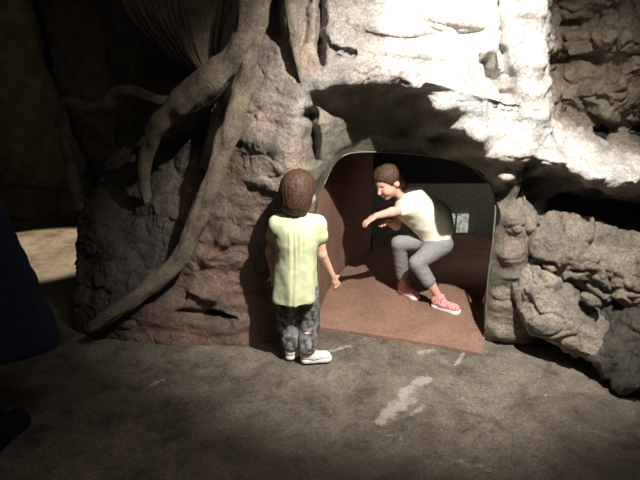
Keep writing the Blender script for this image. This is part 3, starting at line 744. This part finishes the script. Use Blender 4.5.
# --- crouching child in the tunnel
def bending_child():
    f2 = G(437, 308, .012); f1 = G(403, 293, .012)
    c = (f1 + f2) / 2
    root_ = empty('person', (c[0], c[1], 0), 'child in pale top and grey leggings bending forward inside the tunnel', 'person')
    hipN, hipF = P(441, 244, 2.95), P(430, 240, 3.07)
    knN, knF = P(417, 263, 2.90), P(399, 243, 3.04)
    anN = f2 + [.012, 0, .065]; anF = f1 + [.0, .0, .062]
    pel = P(437, 236, 3.0); waist = P(433, 218, 3.0); chest = P(415, 205, 2.99); neck = P(400, 194, 2.97)
    shN, shF = P(410, 208, 2.91), P(405, 200, 3.07)
    elN, wrN = P(392, 212, 2.84), P(376, 216, 2.83)
    elF, wrF = P(396, 226, 3.05), P(388, 222, 2.96)
    hc = P(388, 181, 2.96)
    lo = np.array([.22, 2.66, -.01]); hi = np.array([1.0, 3.28, 1.0])
    s = SDF(lo, hi, .0045)
    A, M = head(s, hc, (-.75, -.45, -.5), (-.35, 0, .93), .98)
    s.cap(neck, hc + [.015, 0, -.02], .033, .034, .02)
    s.cap(shN, shF, .036, .036, .03); s.ell(chest, (.085, .085, .075), .05); s.cap(chest, waist, .075, .07, .04); s.cap(waist, pel, .07, .08, .04)
    for hp, kn, an in ((hipN, knN, anN), (hipF, knF, anF)):
        s.cap(hp, kn, .056, .036, .02); m_ = kn * .55 + an * .45 + [.006, 0, 0]
        s.cap(kn, m_, .036, .034, .015); s.cap(m_, an, .034, .021, .015); s.cap(an, an + [.02, -.03, -.035], .02, .018, .01)
    for sh, el, wr, pn, sd in ((shN, elN, wrN, (0, .2, -1), -1), (shF, elF, wrF, (.3, 0, -1), 1)):
        s.cap(sh, el, .034, .027, .02); s.cap(el, wr, .027, .019, .012)
        hand(s, wr, wr - el + np.array([0, 0, -.04]), pn, sd, 1.05, .55)
    body = s.build('body', M_SKIN, root_); eyes(body, A, M, .98)
    hs = SDF(lo, hi, .0045)
    hs.ell(A(-.016, 0, .022), (.098 * .98, .084 * .98, .088 * .98), .02, M); hs.ell(A(-.05, 0, -.03), (.05, .066, .06), .03, M)
    hs.cap(A(-.07, 0, -.03), A(-.10, 0, -.085), .026, .012, .02)
    hs.ell(A(.085, 0, -.03), (.066, .10, .08), cut=True, M=M)
    hr = hs.build('hair', M_HAIR, root_, disp=lambda V: .004 * perlin(V * np.array([90, 90, 20.])) + .003)
    # headband
    ths = np.linspace(-.15 * math.pi, 1.15 * math.pi, 30)
    band = np.array([A(.03, .086 * math.cos(t), .098 * math.sin(t) + .012) for t in ths])
    v, f = tube(band, np.full(30, .0065), 8); mesh('headband', v, f, M_PALEP, hr)
    t = SDF(lo, hi, .0045)
    t.cap(shN, shF, .045, .045, .03); t.ell(chest, (.10, .098, .09), .05); t.cap(chest, waist, .102, .104, .05); t.cap(waist, pel + [.006, 0, .004], .104, .112, .04)
    t.cap(chest + [-.045, 0, -.03], waist + [-.075, 0, -.035], .06, .06, .05)
    t.cap(shN, shN * .55 + elN * .45, .042, .040, .02); t.cap(shF, shF * .55 + elF * .45, .042, .040, .02)
    ax = unit(pel - chest); t.plane(pel + ax * .022, ax); t.ell(neck + unit(neck - chest) * .03, (.044,) * 3, cut=True)
    t.build('top', M_WHITE, root_, disp=lambda V: .004 * fbm(V * 12, 2) + .0035 * perlin(V * np.array([8, 8, 34.])))
    # printed motif patches on the front
    l = SDF(lo, hi, .0045)
    l.cap(pel, (hipN + hipF) / 2, .098, .100, .03)
    l.plane(pel + unit(chest - pel) * .03, unit(chest - pel))
    for hp, kn, an, e in ((hipN, knN, anN, .50), (hipF, knF, anF, .75)):
        end = kn * (1 - e) + an * e
        l.cap(hp, kn, .074, .049, .03); l.cap(kn, end, .048, .043, .012)
    l.build('leggings', M_LEG, root_, disp=lambda V: .003 * perlin(V * np.array([20, 20, 45.])))
    for f_, dd, pt in ((f2, (.72, -.69), .0), (f1, (.45, -.89), 0)):
        dn = unit((*dd, 0)); b = f_ - dn * .034
        if pt: b = b + [0, 0, math.sin(pt) * .15]
        e = empty_part(root_, b); e['label'] = 'pink and white trainer'
        shoe(e, b, dd, 1.22, M_PINK, pitch=pt, L=.155)
bending_child()

# --- adult at the left edge
def adult():
    cx, cy = -1.32, 1.6
    root_ = empty('person', (cx, cy, 0), 'adult in a long navy coat and black trousers at the left edge', 'person')
    lo = np.array([cx - .4, cy - .3, -.01]); hi = np.array([cx + .5, cy + .3, 1.72])
    s = SDF(lo, hi, .0075); c = np.array([cx, cy, 0])
    A, M = head(s, c + [0, 0, 1.50], (.3, .95, -.1), (0, 0, 1), 1.12)
    s.cap(c + [0, 0, 1.33], c + [0, 0, 1.46], .05, .05, .03); s.cap(c + [-.15, 0, 1.30], c + [.15, 0, 1.30], .05, .05, .05)
    s.ell(c + [0, 0, 1.15], (.16, .11, .2), .05); s.ell(c + [0, 0, .9], (.16, .12, .16), .05)
    for b in (-1, 1):
        s.cap(c + [b * .09, 0, .85], c + [b * .09, .0, .46], .08, .055, .03); s.cap(c + [b * .09, 0, .46], c + [b * .085, 0, .08], .055, .036, .03); s.cap(c + [b * .085, 0, .05], c + [b * .09, .12, .035], .035, .03, .02)
        sh, el, wr = c + [b * .17, 0, 1.29], c + [b * .21, -.03, 1.02], c + [b * .20, .05, .78]
        s.cap(sh, el, .05, .04, .03); s.cap(el, wr, .04, .028, .02); hand(s, wr, (0, .1, -1), (-b, .3, 0), b, 1.6, .35)
    body = s.build('body', M_SKIN, root_); eyes(body, A, M, 1.12)
    hs = SDF(lo, hi, .0075); hs.ell(A(-.018, 0, .024), (.1 * 1.12, .086 * 1.12, .09 * 1.12), .02, M); hs.ell(A(-.05, 0, -.04), (.06, .08, .08), .03, M); hs.ell(A(.09, 0, -.04), (.075, .12, .09), cut=True, M=M)
    hs.build('hair', M_HAIR, root_)
    t = SDF(lo, hi, .0075)
    t.cap(c + [-.15, 0, 1.29], c + [.15, 0, 1.29], .062, .062, .05); t.ell(c + [0, 0, 1.12], (.19, .14, .24), .06)
    M2 = np.eye(3)
    for k in range(9):
        z = 1.05 - k * .075; w = .235 + k * .017; t.ell(c + [.0 + k * .004, 0, z], (w, .13 + k * .008, .10), .05)
    for b in (-1, 1):
        sh, el, wr = c + [b * .17, 0, 1.29], c + [b * .215, -.03, 1.02], c + [b * .205, .05, .80]
        t.cap(sh, el, .065, .058, .03); t.cap(el, wr, .058, .048, .03)
    t.plane((0, 0, .43), (0, 0, -1)); t.ell(c + [0, 0, 1.40], (.065, .065, .07), cut=True)
    t.build('coat', M_NAVY, root_, disp=lambda V: .012 * perlin(V * np.array([9, 9, 2.5])) + .004 * perlin(V * 20))
    l = SDF(lo, hi, .0075)
    for b in (-1, 1): l.cap(c + [b * .09, 0, .8], c + [b * .09, 0, .46], .10, .07, .03); l.cap(c + [b * .09, 0, .46], c + [b * .085, 0, .07], .07, .052, .03)
    l.plane((0, 0, .06), (0, 0, -1)); l.plane((0, 0, .84), (0, 0, 1))
    l.build('trousers', M_BLACK, root_, disp=lambda V: .006 * perlin(V * np.array([9, 9, 18.])))
    for b in (-1, 1):
        a = c + [b * .085, -.05, .001]; e = empty_part(root_, a); shoe(e, a, (b * .15, 1), 1.55, M_BLACK, M_BLACK)
adult()
